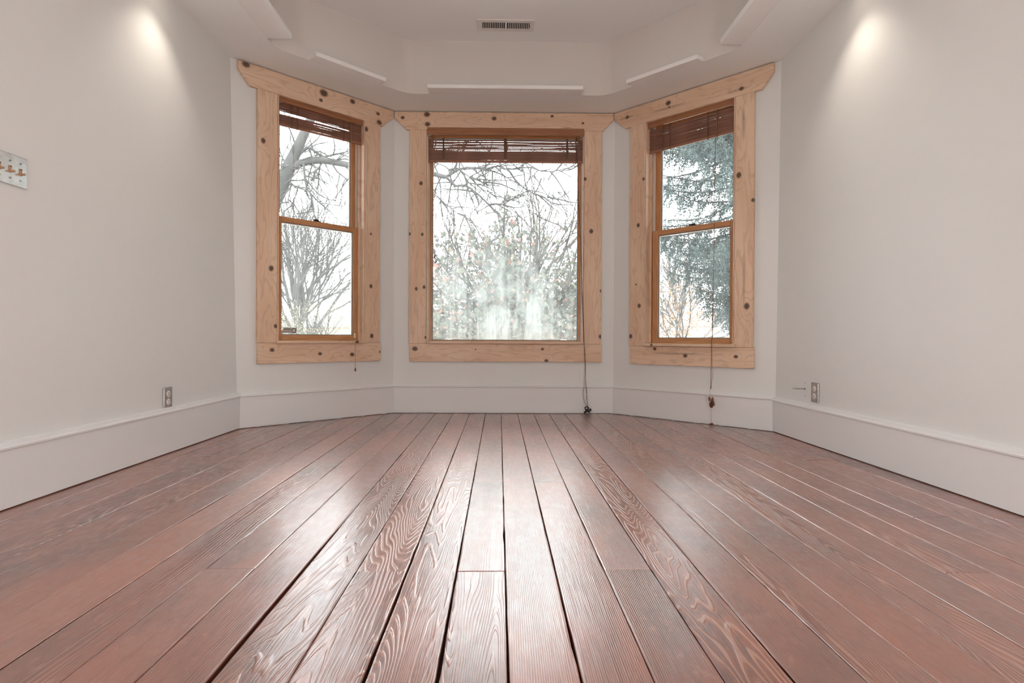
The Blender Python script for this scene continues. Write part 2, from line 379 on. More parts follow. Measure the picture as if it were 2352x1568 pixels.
def gap(seam, y):
    i = SEAM.index(seam); r = random.Random(1000+i); g = r.uniform(.0005, .0010)
    g += .0006*max(0, math.sin(y*r.uniform(2, 5)+r.uniform(0, 6)))
    if seam == -.479: g += .0036*min(1, max(0, (1.75-y)/.7))
    if seam == -.223: g += .0014*min(1, max(0, (1.7-y)/.5))
    if seam == -.102: g += .0007*min(1, max(0, (1.9-y)/.6))
    if seam == .140: g += .0009*min(1, max(0, 1-abs(y-1.9)/.9))
    if seam == -.983: g += .0022*max(0, 1-abs(y-1.9)/.35)
    return g
def plank(s0, s1, y0, y1, cath):
    r = random.Random(int(s0*1000)+int(y0*100)); cx, cy = (s0+s1)/2, (y0+y1)/2
    near = y1 > .6
    step = .06 if near else .3
    m = max(2, int((y1-y0)/step)); V, F = [], []; dz = r.uniform(-.0012, .0008)
    cl = cr = 0
    for i in range(m+1):
        y = y0+(y1-y0)*i/m
        cl = max(0, cl*.6 + r.uniform(-.0012, .0007)); cr = max(0, cr*.6 + r.uniform(-.0012, .0007))
        if near and y < 1.7 and -.4 < s0 < .1:
            if r.random() < .10: cl += r.uniform(.001, .003)
            if r.random() < .10: cr += r.uniform(.001, .003)
        xl, xr = s0+gap(s0, y)+cl, s1-gap(s1, y)-cr
        for x, z in ((xl+.001, -.022), (xl, -.0022), (xl+.0012, -.0004), (xl+.004, 0), (xr-.004, 0), (xr-.0012, -.0004), (xr, -.0022), (xr-.001, -.022)):
            V.append((x-cx, y-cy, z+dz))
    for i in range(m):
        for j in range(7): q = i*8+j; F.append((q, q+1, q+9, q+8))
    F.append(tuple(range(8))[::-1]); F.append(tuple(m*8+j for j in range(8)))
    o = pyd('plank', V, [f[::-1] for f in F], M['plank'], floor, False); o.location = (cx, cy, 0)
    for p in o.data.polygons: p.use_smooth = False
    o['flat_sawn'] = float(cath); return o
for i in range(len(SEAM)-1):
    s0, s1 = SEAM[i], SEAM[i+1]; xm = (s0+s1)/2
    if xm < B.x: yend = bay_left_y(max(xm, -1.64))+.02
    elif xm > C_.x: yend = bay_right_y(min(xm, 1.72))+.02
    else: yend = 4.32
    cuts = [BACK-.05] + JOINT.get(s0, []) + [yend]
    for j in range(len(cuts)-1):
        c = CATH.get(s0, rs.choice((.05, .12, .2, .35)))
        if s0 == -.102: c = (.85, .35, .15)[j]
        if s0 == -.347: c = (.75, .85)[j]
        if s0 == .140: c = (.03, .2)[j]
        plank(s0, s1, cuts[j]+(.0012 if j else 0), cuts[j+1]-(.0012 if j < len(cuts)-2 else 0), c)

# baseboards
def baseboard(name, p, q, t0, t1, label, top=.211, bead=False, tilt=0):
    """profile pushed from p to q along a wall face; t0,t1 = mitre slopes at the two ends"""
    d = (q-p); L = d.length; prof = [(0, .005), (.019, .005), (.019, top-.016), (.026, top-.013), (.027, top-.006), (.020, top), (.012, top+.001), (0, top+.001)]
    if bead: prof = prof[:-2] + [(.013, top+.001), (.012, top+.010), (.006, top+.013), (0, top+.013)]
    n = len(prof); V, F = [], []
    for e in (0, 1):
        for wv, z in prof: V.append(((wv*t0 if e == 0 else L-wv*t1), -wv, z))
    for i in range(n): j = (i+1) % n; F.append((i, j, n+j, n+i))
    F.append(tuple(range(n-1, -1, -1))); F.append(tuple(range(n, 2*n)))
    o = pyd(name, V, F, M['base']); o.location = (p.x, p.y, 0); o.rotation_euler = (0, 0, math.atan2(d.y, d.x))
    return tag(o, label, 'baseboard', kind='structure')
P0 = Vector((LB, bay_left_y(LB))); P3 = Vector((RB, bay_right_y(RB)))
T = math.tan(math.radians(22.5))
baseboard('baseboard_left', Vector((LB-.002, BACK)), P0+Vector((-.002, 0)), 0, T, 'tall white baseboard under the light switch wall', bead=True)
baseboard('baseboard_bay_left', P0, B, T, T, 'tall white baseboard under the left sash window')
baseboard('baseboard_back', B, C_, T, T, 'tall white baseboard under the wide middle window')
baseboard('baseboard_bay_right', C_, P3, T, T, 'tall white baseboard under the spruce-side window')
baseboard('baseboard_right', P3+Vector((.002, 0)), Vector((RB+.002, BACK)), T, 0, 'tall white baseboard under the cable stub wall', top=.204, bead=True)

# ------------------------------------------------------------------ windows
FACE = -.024
KN = {
 (1, 'ls'): [(.169, 1.82, .0115), (.220, 1.013, .012), (.249, .642, .009)],
 (1, 'rs'): [(.899, 2.085, .012), (.939, 1.33, .006), (.941, .948, .010), (.949, .584, .011)],
 (1, 'head'): [(.062, 2.268, .016), (.573, 2.246, .019), (.552, 2.191, .009), (.789, 2.252, .013), (.994, 2.223, .010), (1.005, 2.162, .014)],
 (1, 'ap'): [(.227, .488, .010), (.551, .459, .009), (.792, .450, .011), (1.021, .466, .007)],
 (2, 'ls'): [(.207, 1.741, .010), (.122, 1.358, .008), (.218, 1.355, .008), (.174, .943, .009), (.233, .956, .009), (.247, .574, .007)],
 (2, 'rs'): [(1.452, 1.784, .009), (1.501, 1.388, .012), (1.578, .935, .008), (1.576, .587, .011)],
 (2, 'head'): [(.067, 2.236, .010), (.250, 2.262, .015), (.255, 2.188, .013), (.759, 2.236, .012), (1.198, 2.258, .008), (1.433, 2.207, .007)],
 (2, 'ap'): [(.166, .489, .014), (1.134, .490, .008), (1.164, .402, .010), (.625, .486, .004)],
 (3, 'ls'): [(.267, 1.737, .008), (.225, 1.406, .010), (.237, .814, .011), (.167, .590, .011), (.210, .972, .005)],
 (3, 'rs'): [(.962, 1.628, .013), (1.052, 1.453, .008), (1.018, .783, .014)],
 (3, 'head'): [(.461, 2.234, .013), (.127, 2.224, .010), (.975, 2.180, .010), (.468, 2.203, .005)],
 (3, 'ap'): [(.367, .500, .009), (.601, .456, .010), (.951, .459, .009)],
}
STAIN = {(2, 'head'): [(1.31, 2.165, .020, 3.0)], (3, 'head'): [(.45, 2.20, .012, 16), (.95, 2.178, .012, 9), (.12, 2.222, .010, 8)], (3, 'ap'): [(.55, .470, .012, 22)], (3, 'rs'): [(1.0, .95, .012, 20), (.99, 1.95, .016, 9)]}
def casing(root, wn, key, pts, axis, label, bev=.0022):
    o = prism('casing', pine('stripped_pine_%s_%d' % (key, wn), axis, KN.get((wn, key), []), wn*10+len(key)+ord(key[0]), stains=STAIN.get((wn, key), ())), root, pts, FACE, .0, bev)
    o['label'] = label; return o
def sash(root, name, u0, u1, z0, z1, y0, y1, st, top, bot, pane_mat, lock=None):
    s = empty(name, (0, 0, 0), 0, root)
    box('stile', M['sash_v'], s, u0, u0+st, y0, y1, z0, z1, .002); box('stile', M['sash_v'], s, u1-st, u1, y0, y1, z0, z1, .002)
    box('rail', M['sash_h'], s, u0+st, u1-st, y0, y1, z1-top, z1, .002); box('rail', M['sash_h'], s, u0+st, u1-st, y0, y1, z0, z0+bot, .002)
    if bot > .03: box('rail_bead', M['sash_h'], s, u0+st*.9, u1-st*.9, y0-.005, y0, z0+.002, z0+bot*.45, .001)
    g0, g1, h0, h1 = u0+st, u1-st, z0+bot, z1-top; ym = (y0+y1)/2
    for a in ((g0-.002, g0+.005, h0, h1), (g1-.005, g1+.002, h0, h1), (g0, g1, h0-.002, h0+.005), (g0, g1, h1-.005, h1+.002)):
        box('gasket', M['gasket'], s, a[0], a[1], ym-.006, ym+.008, a[2], a[3])
    box('pane', pane_mat, s, g0, g1, ym-.002, ym+.002, h0, h1)
    if lock:
        bm = bmesh.new(); bx(bm, lock-.028, lock+.028, y0+.004, y1-.002, z1, z1+.006); bx(bm, lock-.017, lock+.015, y0+.008, y1-.006, z1+.006, z1+.016); bx(bm, lock-.03, lock+.002, y0-.004, y0+.010, z1+.008, z1+.014)
        done(bm, 'sash_lock', M['bronze'], s, .0015)
    return s
def window(wn, label):
    W = WIN[wn]; d = W['b']-W['a']
    root = empty('window_%d' % wn, (W['a'].x, W['a'].y, 0), math.atan2(d.y, d.x)); tag(root, label, 'window', kind='structure')
    zt = 2.1425 if wn == 1 else (2.1455 if wn == 2 else 2.138)
    ls, r_, ap, o4 = W['ls'], W['rs'], W['ap'], W['open']
    casing(root, wn, 'head', W['head'][::-1], 0, 'pine head casing with clipped corners')
    zl = zt if wn != 3 else 2.1445
    casing(root, wn, 'ls', [(ls[0], ap[3]+.001), (ls[1], ap[3]+.001), (ls[1], zl), (ls[0], zl)], 2, 'knotty pine side casing')
    casing(root, wn, 'rs', [(r_[0], ap[3]+.001), (r_[1], ap[3]+.001), (r_[1], zt), (r_[0], zt)], 2, 'knotty pine side casing')
    casing(root, wn, 'ap', [(ap[0], ap[2]), (ap[1], ap[2]), (ap[1], ap[3]), (ap[0], ap[3])], 0, 'knotty pine apron')
    s = W['sill']
    pj = pine('stripped_pine_jamb_%d' % wn, 2, [(0, .95, .006)], wn*7, 1.06)
    ps = pine('stripped_pine_sill_%d' % wn, 0, [(s[0]+.06, s[2]+.008, .007)] if wn == 3 else ([(s[1]-.08, s[2]+.008, .009)] if wn == 1 else []), wn*5, .98)
    box('sill', ps, root, s[0], s[1], FACE-.022, .05, s[2], s[3], .002)
    box('sill_liner', M['sash_h'], root, o4[0], o4[1], .05, TH, o4[2]-.004, o4[2]+.006)
    for nm, x0, x1 in (('jamb', o4[0], o4[0]+.006), ('jamb', o4[1]-.006, o4[1])):
        box(nm, pj, root, x0, x1, FACE+.002, TH+.01, s[3]-.002, o4[3])
    box('head_jamb', pj, root, o4[0], o4[1], 0, TH+.01, o4[3]-.006, o4[3])
    z0, z1 = o4[2]+.006, o4[3]-.006
    if wn == 2:
        sash(root, 'fixed_sash', o4[0]+.007, o4[1]-.007, z0-.004, z1, .055, .085, .026, .03, .008, M['glass_dusty'])
        for x0, x1 in ((o4[0]+.006, o4[0]+.013), (o4[1]-.013, o4[1]-.006)): box('stop_bead', M['vinyl'], root, x0, x1, .035, .055, z0, z1)
    else:
        lz = 1.374 if wn == 1 else 1.361
        u0, u1 = (o4[0]+.007, o4[1]-.007) if wn == 1 else (o4[0]+.020, o4[1]-.007)
        sash(root, 'lower_sash', u0, u1, z0-.004, lz, .045, .080, .046, .036, .040, M['glass_side'], lock=.563 if wn == 1 else .615)
        sash(root, 'upper_sash', u0, u1, lz-.034, z1, .083, .118, .046, .04, .034, M['glass_side'])
        for x0, x1 in ((o4[0]+.006, u0+.002), (u1-.002, o4[1]-.006)):
            box('track', M['vinyl'], root, x0-.0, x1+.0, .080, .15, z0, z1)
        for x0, x1 in ((o4[0]+.006, o4[0]+.018), (o4[1]-.018, o4[1]-.006)):
            box('stop_bead', pj, root, x0, x1, .030, .044, z0, z1, .001)
            for q in range(3): box('track_rib', M['vinyl'], root, x0, x1, .082+q*.012, .086+q*.012, lz, z1)
    return root
W1 = window(1, 'left double-hung window in knotty pine, bare tree behind')
W2 = window(2, 'wide fixed middle window in knotty pine, leafy shrub behind')
W3 = window(3, 'right double-hung window in knotty pine, spruce behind')

# security sticker on the left pane
def sticker():
    d = WIN[1]['b']-WIN[1]['a']; rz = math.atan2(d.y, d.x); c = Vector((WIN[1]['a'].x, WIN[1]['a'].y, 0))
    u, y, z = .371, .0595, .6165; loc = (c.x+math.cos(rz)*u-math.sin(rz)*y, c.y+math.sin(rz)*u+math.cos(rz)*y, z)
    r = empty('security_sticker', loc, rz); tag(r, 'small grey security sticker in the corner of the lower pane', 'sticker')
    prism('backing', plain('sticker_grey', (.50, .46, .42), .5), r, [(-.053, -.0155), (-.046, -.019), (.053, -.019), (.053, .0195), (-.036, .0195)], -.0006, 0)
    ink = plain('sticker_ink', (.05, .04, .035), .6); pale = plain('sticker_pale', (.72, .70, .69), .5)
    oc = lambda q: [(.033+q*math.cos(math.radians(22.5+45*i)), q*math.sin(math.radians(22.5+45*i))) for i in range(8)]
    prism('emblem_ring', ink, r, oc(.0165), -.0012, -.0006); prism('emblem_face', pale, r, oc(.0115), -.0016, -.0012)
    for i, (x0, x1) in enumerate(((-.033, -.024), (-.022, -.010), (-.008, .002), (.003, .012))): box('print_line', ink, r, x0, x1, -.001, -.0006, .0065, .0115)
    for nm, txt, sz, x, zz in (('lettering', 'monitored by', .0105, -.047, -.0085), ('lettering', 'ADT', .0085, .0255, -.003)):
        cu = bpy.data.curves.new(nm, 'FONT'); cu.body = txt; cu.size = sz; cu.extrude = .0002
        o = bpy.data.objects.new(nm, cu); o.parent = r; o.location = (x, -.0018 if txt == 'ADT' else -.0009, zz); o.rotation_euler = (math.pi/2, 0, 0); COL.objects.link(o); bpy.context.view_layer.update()
        me = bpy.data.meshes.new_from_object(o.evaluated_get(bpy.context.evaluated_depsgraph_get())); loc2 = o.location.copy(); bpy.data.objects.remove(o)
        o = link(nm, me, ink, r); o.location = loc2; o.rotation_euler = (math.pi/2, 0, 0)
sticker()

# ------------------------------------------------------------------ woven-wood blinds
def slat_mesh(L, hgt, th, rnd):
    bm = bmesh.new(); n = 10
    rows = []
    bow = rnd.uniform(-.0016, .0016); ph = rnd.uniform(0, 6)
    for i in range(n+1):
        x = L*i/n; dz = bow*math.sin(math.pi*i/n) + .0008*math.sin(ph+i*.9)
        rows.append([bm.verts.new((x, y, z+dz)) for y, z in ((-th/2, -hgt/2), (th/2, -hgt/2), (th/2, hgt/2), (-th/2, hgt/2))])
    for i in range(n):
        for j in range(4): bm.faces.new((rows[i][j], rows[i][(j+1) % 4], rows[i+1][(j+1) % 4], rows[i+1][j]))
    bm.faces.new(rows[0][::-1]); bm.faces.new(rows[-1]); bmesh.ops.recalc_face_normals(bm, faces=bm.faces[:])
    me = bpy.data.meshes.new('slat'); bm.to_mesh(me); bm.free(); me.materials.append(M['slat']); return me
def blind(wn, label, val, slats, rail, tapes, yv, ysl, L0, L1):
    W = WIN[wn]; d = W['b']-W['a']
    r = empty('woven_wood_blind', (W['a'].x, W['a'].y, 0), math.atan2(d.y, d.x)); tag(r, label, 'blind', 'blinds drawn up in the bay windows')
    bm = bmesh.new(); bx(bm, val[0], val[1], yv, yv+.014, val[2], val[3]); done(bm, 'headrail', M['valance'], r, .0015)
    box('mounting_board', M['valance'], r, val[0]+.004, val[1]-.004, yv+.014, yv+.05, val[3]-.02, val[3]-.004)
    rn = random.Random(wn); protos = {}
    for (zl, zr, hg) in slats:
        key = (hg, rn.randint(0, 2))
        if key not in protos: protos[key] = slat_mesh(L1-L0, hg, .0022, rn)
        o = bpy.data.objects.new('slat', protos[key]); o.parent = r; COL.objects.link(o)
        o.location = (L0+rn.uniform(-.001, .001), ysl+rn.uniform(-.003, .003), zl); o.rotation_euler = (rn.uniform(-.12, .12), -math.atan2(zr-zl, L1-L0), 0)
    zl, zr, hg = rail
    o = box('bottom_rail', M['railwood'], r, 0, L1-L0, -.006, .006, -hg/2, hg/2, .0015); o.location = (L0, ysl, zl); o.rotation_euler = (0, -math.atan2(zr-zl, L1-L0), 0)
    for (u, wd) in tapes:
        f = (u-L0)/(L1-L0); zb = zl+(zr-zl)*f-hg/2-.004; zt = val[2]+.004
        if wd > .006: box('ladder_tape', M['cord'], r, u-wd/2, u+wd/2, ysl-.0085, ysl-.0065, zb+.035, zt-.012)
        else: tube('ladder_cord', M['cord'], r, [(u, ysl-.008, zt), (u+.001, ysl-.009, (zt+zb)/2), (u, ysl-.008, zb), (u, ysl+.008, zb), (u, ysl+.008, zt)], wd/2, 5)
    for u in (val[0]+.018, val[1]-.018): box('bracket', M['screw'], r, u-.010, u+.010, yv+.008, yv+.020, val[2]-.006, val[2]+.001)
    return r
# left: hangs askew, the pack split open on one side
sl = [(2.104-i*.0063, 2.104-i*.0063, .0070) for i in range(8)] + [(2.032-i*.0068, 2.048-i*.0068, .0078) for i in range(9)]
b1 = blind(1, 'dark wooden blind hanging askew in the left window', (.270, .880, 2.110, 2.152), sl, (1.966, 1.982, .014), [(.365, .003), (.405, .004), (.740, .004), (.790, .003)], -.004, .018, .270, .880)
sl = [(2.086-i*.0078, 2.087-i*.0078, .0073) for i in range(11)] + [(1.9985-i*.0064, 1.9985-i*.0064, .0072) for i in range(12)]
b2 = blind(2, 'wide dark wooden blind across the middle window', (.253, 1.442, 2.106, 2.162), sl, (1.920, 1.922, .016), [(.372, .013), (.845, .024), (1.318, .017), (1.385, .002)], -.034, .016, .262, 1.434)
sl = [(2.085-i*.0076, 2.092-i*.0076, .0084) for i in range(20)]
b3 = blind(3, 'dark wooden blind in the window beside the spruce', (.286, .930, 2.104, 2.156), sl, (1.930, 1.936, .016), [(.40, .003), (.455, .004), (.735, .004), (.80, .003)], -.004, .020, .292, .928)
# pull cords
def sag(p, q, n=14, amp=.0, ph=0.):
    p, q = Vector(p), Vector(q)
    return [p.lerp(q, i/n) + Vector((amp*math.sin(ph+i*.8)*math.sin(math.pi*i/n), 0, 0)) for i in range(n+1)]
def acorn(name, mat, parent, loc, s=1.0, rot=None):
    o = spin(name, mat, parent, [(.0005, .0), (.0045*s, -.003*s), (.0062*s, -.012*s), (.0066*s, -.020*s), (.004*s, -.027*s), (.0005, -.028*s)], n=10)
    o.location = loc
    if rot: o.rotation_euler = rot
    return o
c = tube('pull_cord', M['cordlight'], b1, sag((.790, .006, 2.106), (.799, -.045, .60), 14, .003) + sag((.800, -.05, .568), (.800, -.055, .352), 5, .001), .0017, 5)
spin('bead', M['bead'], c, [(.0005, .016), (.007, .013), (.0085, .006), (.0055, .001), (.0055, -.001), (.0085, -.006), (.0085, -.012), (.004, -.017), (.0005, -.0175)], (.800, -.0475, .585), n=12)
acorn('tassel', M['tassel'], c, (.800, -.055, .356), .95)
tube('tilt_cord', M['cordlight'], b1, [(.375, .010, 1.965), (.378, .012, 1.7), (.380, .015, 1.40), (.3815, .02, 1.335), (.3835, .02, 1.40), (.383, .012, 1.7), (.379, .010, 1.965)], .0009, 4)
c = tube('pull_cord', M['cord'], b2, sag((1.386, -.004, 2.10), (1.445, -.052, .535), 16, .002) + sag((1.452, -.054, .50), (1.462, -.052, .22), 6, .002) + [(1.472, -.05, .12), (1.480, -.048, .05), (1.489, -.052, .012)], .0017, 5)
tube('pull_cord', M['cord'], c, sag((1.389, -.004, 2.10), (1.449, -.052, .535), 16, .003, 1) + [(1.455, -.054, .35), (1.452, -.05, .24), (1.442, -.046, .15), (1.452, -.046, .09), (1.476, -.048, .05)], .0015, 5)
tube('pull_cord', M['cord'], c, [(1.460, -.053, .26), (1.470, -.053, .16), (1.464, -.05, .10), (1.478, -.048, .045)], .0012, 5)
rk = random.Random(3)
for i in range(6):
    a = rk.uniform(0, 6.28); acorn('tassel', M['bronze'], c, (1.478+rk.uniform(-.012, .03), -.055+rk.uniform(-.012, .012), .012+rk.uniform(0, .022)), 1.1, (rk.uniform(1.0, 2.0), 0, a))
tube('cord_knot', M['bronze'], c, [(1.470+.014*math.cos(t*1.3), -.05+.008*math.sin(t*2), .045+.014*math.sin(t*1.3)) for t in range(10)], .0045, 6)
tube('tilt_cord', M['cord'], b2, sag((.306, .004, 1.93), (.310, .006, 1.20), 8, .002) , .0009, 4); tube('tilt_cord', M['cord'], b2, sag((.313, .004, 1.93), (.319, .006, 1.16), 8, .002, 2), .0009, 4)
acorn('tassel', M['slot'], b2, (.310, .006, 1.205), .8); acorn('tassel', M['slot'], b2, (.319, .006, 1.165), .8)
c = tube('pull_cord', M['cord'], b3, sag((.800, -.006, 2.10), (.803, -.046, .60), 16, .002) + sag((.805, -.062, .55), (.803, -.064, .245), 6, .001), .0019, 5)
tube('pull_cord', M['cordlight'], c, sag((.803, -.006, 2.10), (.806, -.047, .60), 16, .002, 2) + [(.810, -.064, .45), (.816, -.064, .33), (.809, -.064, .29), (.805, -.064, .24)], .0013, 5)
tube('pull_cord', M['cordlight'], c, [(.804, -.063, .28), (.795, -.064, .225), (.800, -.066, .205), (.824, -.064, .185), (.822, -.062, .155), (.806, -.064, .135)], .0013, 5)
for i, (du, dz) in enumerate(((-.008, .195), (.012, .190), (.006, .170), (.020, .165), (-.002, .160), (.010, .150))):
    acorn('tassel', M['tassel'], c, (.803+du, -.066+.004*(i % 3-1), dz), 1.15, (.15*(i % 3-1), .2*((i*7) % 3-1), 0))
tube('cord_knot', M['tassel'], c, [(.807+.010*math.cos(t*1.7), -.064+.006*math.sin(t*2.3), .135+.012*math.sin(t*1.1)) for t in range(12)], .0028, 5)
tube('pull_cord', M['cordlight'], c, [(.805, -.064, .125), (.806, -.064, .06), (.812, -.062, .02), (.822, -.06, .012)], .0011, 5)
acorn('tassel', M['tassel'], c, (.818, -.062, .016), 1.1, (1.3, 0, 1.1))

# ------------------------------------------------------------------ ceiling fittings
def valance_box(quad, zt, label):
    V = [(x, y, H+.0005) for x, y in quad] + [(x, y, zt) for x, y in quad]
    o = pyd('light_valance', V, [(3, 2, 1, 0), (4, 5, 6, 7), (0, 1, 5, 4), (1, 2, 6, 5), (2, 3, 7, 6), (3, 0, 4, 7)], M['shelf'])
    bm = bmesh.new(); bm.from_mesh(o.data); bmesh.ops.recalc_face_normals(bm, faces=bm.faces[:]); bmesh.ops.bevel(bm, geom=bm.edges[:], offset=.0015, segments=1, affect='EDGES'); bm.to_mesh(o.data); bm.free()
    return tag(o, label, 'light valance', 'white valances around the ceiling tray')
valance_box([(-.502, 3.888), (.570, 3.878), (.570, 3.976), (-.502, 3.985)], H+.025, 'white valance ledge above the wide middle window')
valance_box([(-1.125, 3.468), (-.768, 3.806), (-.823, 3.840), (-1.185, 3.522)], H+.027, 'white valance ledge above the left sash window')
valance_box([(.845, 3.781), (1.203, 3.430), (1.258, 3.466), (.898, 3.822)], H+.027, 'white valance ledge above the spruce-side window')
valance_box([(-1.204, 3.282), (-1.343, 3.282), (-1.343, 1.9), (-1.204, 1.9)], H+.030, 'long white valance ledge along the switch wall, cut off above')
valance_box([(1.279, 3.262), (1.279, 1.9), (1.409, 1.9), (1.409, 3.262)], H+.032, 'long white valance ledge along the cable stub wall, cut off above')

def air_vent():
    r = empty('air_vent', (.034, 3.771, HC)); tag(r, 'white metal air vent with dark slots in the tray ceiling', 'air vent')
    x, y, z = .187, .0665, -.006
    bm = bmesh.new(); bx(bm, -x, x, -y, -.038, z, 0); bx(bm, -x, x, .038, y, z, 0); bx(bm, -x, -.158, -.038, .038, z, 0); bx(bm, .158, x, -.038, .038, z, 0); bx(bm, -.007, .007, -.038, .038, z, 0)
    bmesh.ops.remove_doubles(bm, verts=bm.verts[:], dist=1e-6); done(bm, 'frame', M['vent'], r)
    box('duct', M['slot'], r, -.158, .158, -.038, .038, -.0012, -.0004)
    me = None
    for s in (-1, 1):
        for i in range(12):
            xx = s*(.0125+i*.0120+.0062)
            if me is None:
                o = box('louver', M['vent'], r, -.0022, .0022, -.038, .038, -.0055, -.001); me = o.data
            else: o = bpy.data.objects.new('louver', me); o.parent = r; COL.objects.link(o)
            o.location = (xx, 0, 0); o.rotation_euler = (0, 0, 0)
    for xx in (-.172, .172): spin('screw', M['vent'], r, [(.0005, -.0085), (.003, -.008), (.0035, -.006), (.0005, -.0055)], (xx, 0, 0), n=10)
    box('damper_lever', M['slot'], r, .1605, .163, -.004, .006, -.010, -.006)
air_vent()

def downlight(x, y, energy, cone, blend, label, tilt=(0, 0)):
    r = empty('recessed_downlight', (x, y, H)); tag(r, label, 'downlight', 'recessed downlights in the soffit')
    spin('trim_ring', M['vent'], r, [(.058, 0), (.075, 0), (.075, -.003), (.070, -.006), (.060, -.006), (.058, -.003)], n=28)
    k = NT('lamp_lens'); lens = k.end(k.n('Emission', {'Color': (*WARM, 1), 'Strength': 9}))
    spin('lens', lens, r, [(.0005, -.0030), (.057, -.0030), (.058, -.0015), (.0005, -.0015)], n=28)
    ld = bpy.data.lights.new('downlight_lamp', 'SPOT'); ld.energy = energy; ld.color = WARM; ld.spot_size = math.radians(cone); ld.spot_blend = blend; ld.shadow_soft_size = .05
    lo = bpy.data.objects.new('downlight_lamp', ld); lo.location = (0, 0, -.012); lo.parent = r; lo.rotation_euler = (tilt[0], tilt[1], 0); COL.objects.link(lo)
downlight(-1.495, 2.72, SPOT_FRONT, 100, .75, 'lit recessed downlight above the electrical outlet wall')
downlight(1.560, 2.64, SPOT_FRONT, 100, .75, 'lit recessed downlight above the cable stub wall')
def fill_globe(x, y, z, energy, label):  # unseen fill light added low behind the camera to lift soffit and ceiling
    r = empty('fill_globe', (x, y, 0)); tag(r, label, 'lamp', 'unseen globes added as fill behind the viewer')
    spin('base', M['bronze'], r, [(.0005, 0), (.11, 0), (.11, .012), (.09, .02), (.012, .03), (.0005, .03)], n=28)
    tube('stem', M['bronze'], r, [(0, 0, .02), (0, 0, z-.12)], .011, 12)
    spin('collar', M['bronze'], r, [(.0005, z-.135), (.045, z-.13), (.05, z-.115), (.0005, z-.11)], n=20)
    k = NT('fill_globe_glow'); op = k.end(k.n('Emission', {'Color': (*NEUTRAL, 1), 'Strength': energy/(4*math.pi*math.pi*.0196)}))
    spin('globe', op, r, [(.14*math.cos(a)+.0003, z+.14*math.sin(a)) for a in [math.pi/2*(q/8-1) for q in range(17)]], n=28)
fill_globe(-.95, -.85, .42, FILL_GLOBE, 'unseen globe added as fill light on the floor by the switch wall')
fill_globe(1.0, -.85, .42, FILL_GLOBE, 'unseen globe added as fill light on the floor by the cable stub wall')

# ------------------------------------------------------------------ wall fittings
def wall_root(name, x, y, z, side):          # local x along the wall (left to right as seen), y outwards, z up
    return empty(name, (x, y, z), math.pi/2 if side < 0 else -math.pi/2)
def outlet(x, y, z, side, label):
    r = wall_root('electrical_outlet', x, y, z, side); tag(r, label, 'outlet', 'outlets above the baseboards')
    box('cover_plate', M['steel'], r, -.034, .034, -.007, 0, -.053, .053, .0022, 2)
    for zz in (-.0195, .0195):
        f = spin('receptacle', M['receptacle'], r, [(.0005, -.0100), (.0155, -.0100), (.0165, -.0085), (.0165, -.0060), (.0005, -.0060)], (0, 0, zz), 'y', n=20)
        for u, hg in ((-.006, .008), (.006, .0065)): box('slot', M['slot'], f, u-.0011, u+.0011, -.0105, -.0098, zz+.001, zz+.001+hg)
        spin('ground_hole', M['slot'], f, [(.0003, -.0105), (.0023, -.0105), (.0023, -.0098), (.0003, -.0098)], (0, 0, zz-.007), 'y', n=8)
    spin('screw', M['screw'], r, [(.0003, -.0085), (.0028, -.008), (.003, -.0065), (.0003, -.0065)], (0, 0, 0), 'y', n=10)
lx = lambda z: LB+(LT-LB)*z/H
rx = lambda z: RB+(RT-RB)*z/H
outlet(lx(.27), 2.803, .2695, -1, 'grey metal outlet plate low on the light switch wall')
outlet(rx(.285), 3.011, .285, 1, 'grey metal outlet plate beside the cable stub')
def switch_plate():
    z = 1.129; r = wall_root('light_switch', lx(z)+.0, 1.922, z, -1); tag(r, 'polished metal switch plate with tan toggles at the picture edge', 'light switch')
    r.rotation_euler = (0, 0, math.pi/2)
    bm = bmesh.new(); bx(bm, -.072, .072, -.006, .0, -.0525, .0525); done(bm, 'cover_plate', M['chrome'], r, .003, seg=2)
    for u in (-.039, .002, .043):
        t = prism('toggle', M['tan'], r, [(u-.0045, -.012), (u+.0045, -.012), (u+.0045, .012), (u-.0045, .012)], -.0085, -.006)
        bm = bmesh.new(); bx(bm, u-.0032, u+.0032, -.022, -.007, -.0105, -.0035)
        lv = done(bm, 'lever', M['tan'], t, .001)
        box('slot', M['slot'], t, u-.003, u+.003, -.0092, -.0085, .0075, .0105)
        for zz in (-.029, .029): spin('screw', M['screw'], r, [(.0003, -.0088), (.0030, -.0082), (.0036, -.006), (.0003, -.006)], (u, 0, zz), 'y', n=12)
switch_plate()
def cable():
    r = wall_root('cable_stub', rx(.295), 3.121, .295, 1); tag(r, 'short grey cable end poking out of the plaster beside the outlet', 'cable')
    tube('sheath', M['coax'], r, [(.002, .01, 0), (.0, -.010, .001), (-.004, -.028, .0), (-.006, -.045, .001)], .0032, 8)
    tube('connector', M['steel'], r, [(-.006, -.045, .001), (-.0075, -.062, .0015)], .0045, 8)
    spin('plug_hole', M['slot'], r, [(.0003, -.0006), (.006, -.0006), (.006, 0), (.0003, 0)], (.001, 0, 0), 'y', n=10)
    for zz in (.033, -.040): spin('screw_hole', M['slot'], r, [(.0003, -.0006), (.0026, -.0006), (.0026, 0), (.0003, 0)], (.003, 0, zz), 'y', n=10)
cable()

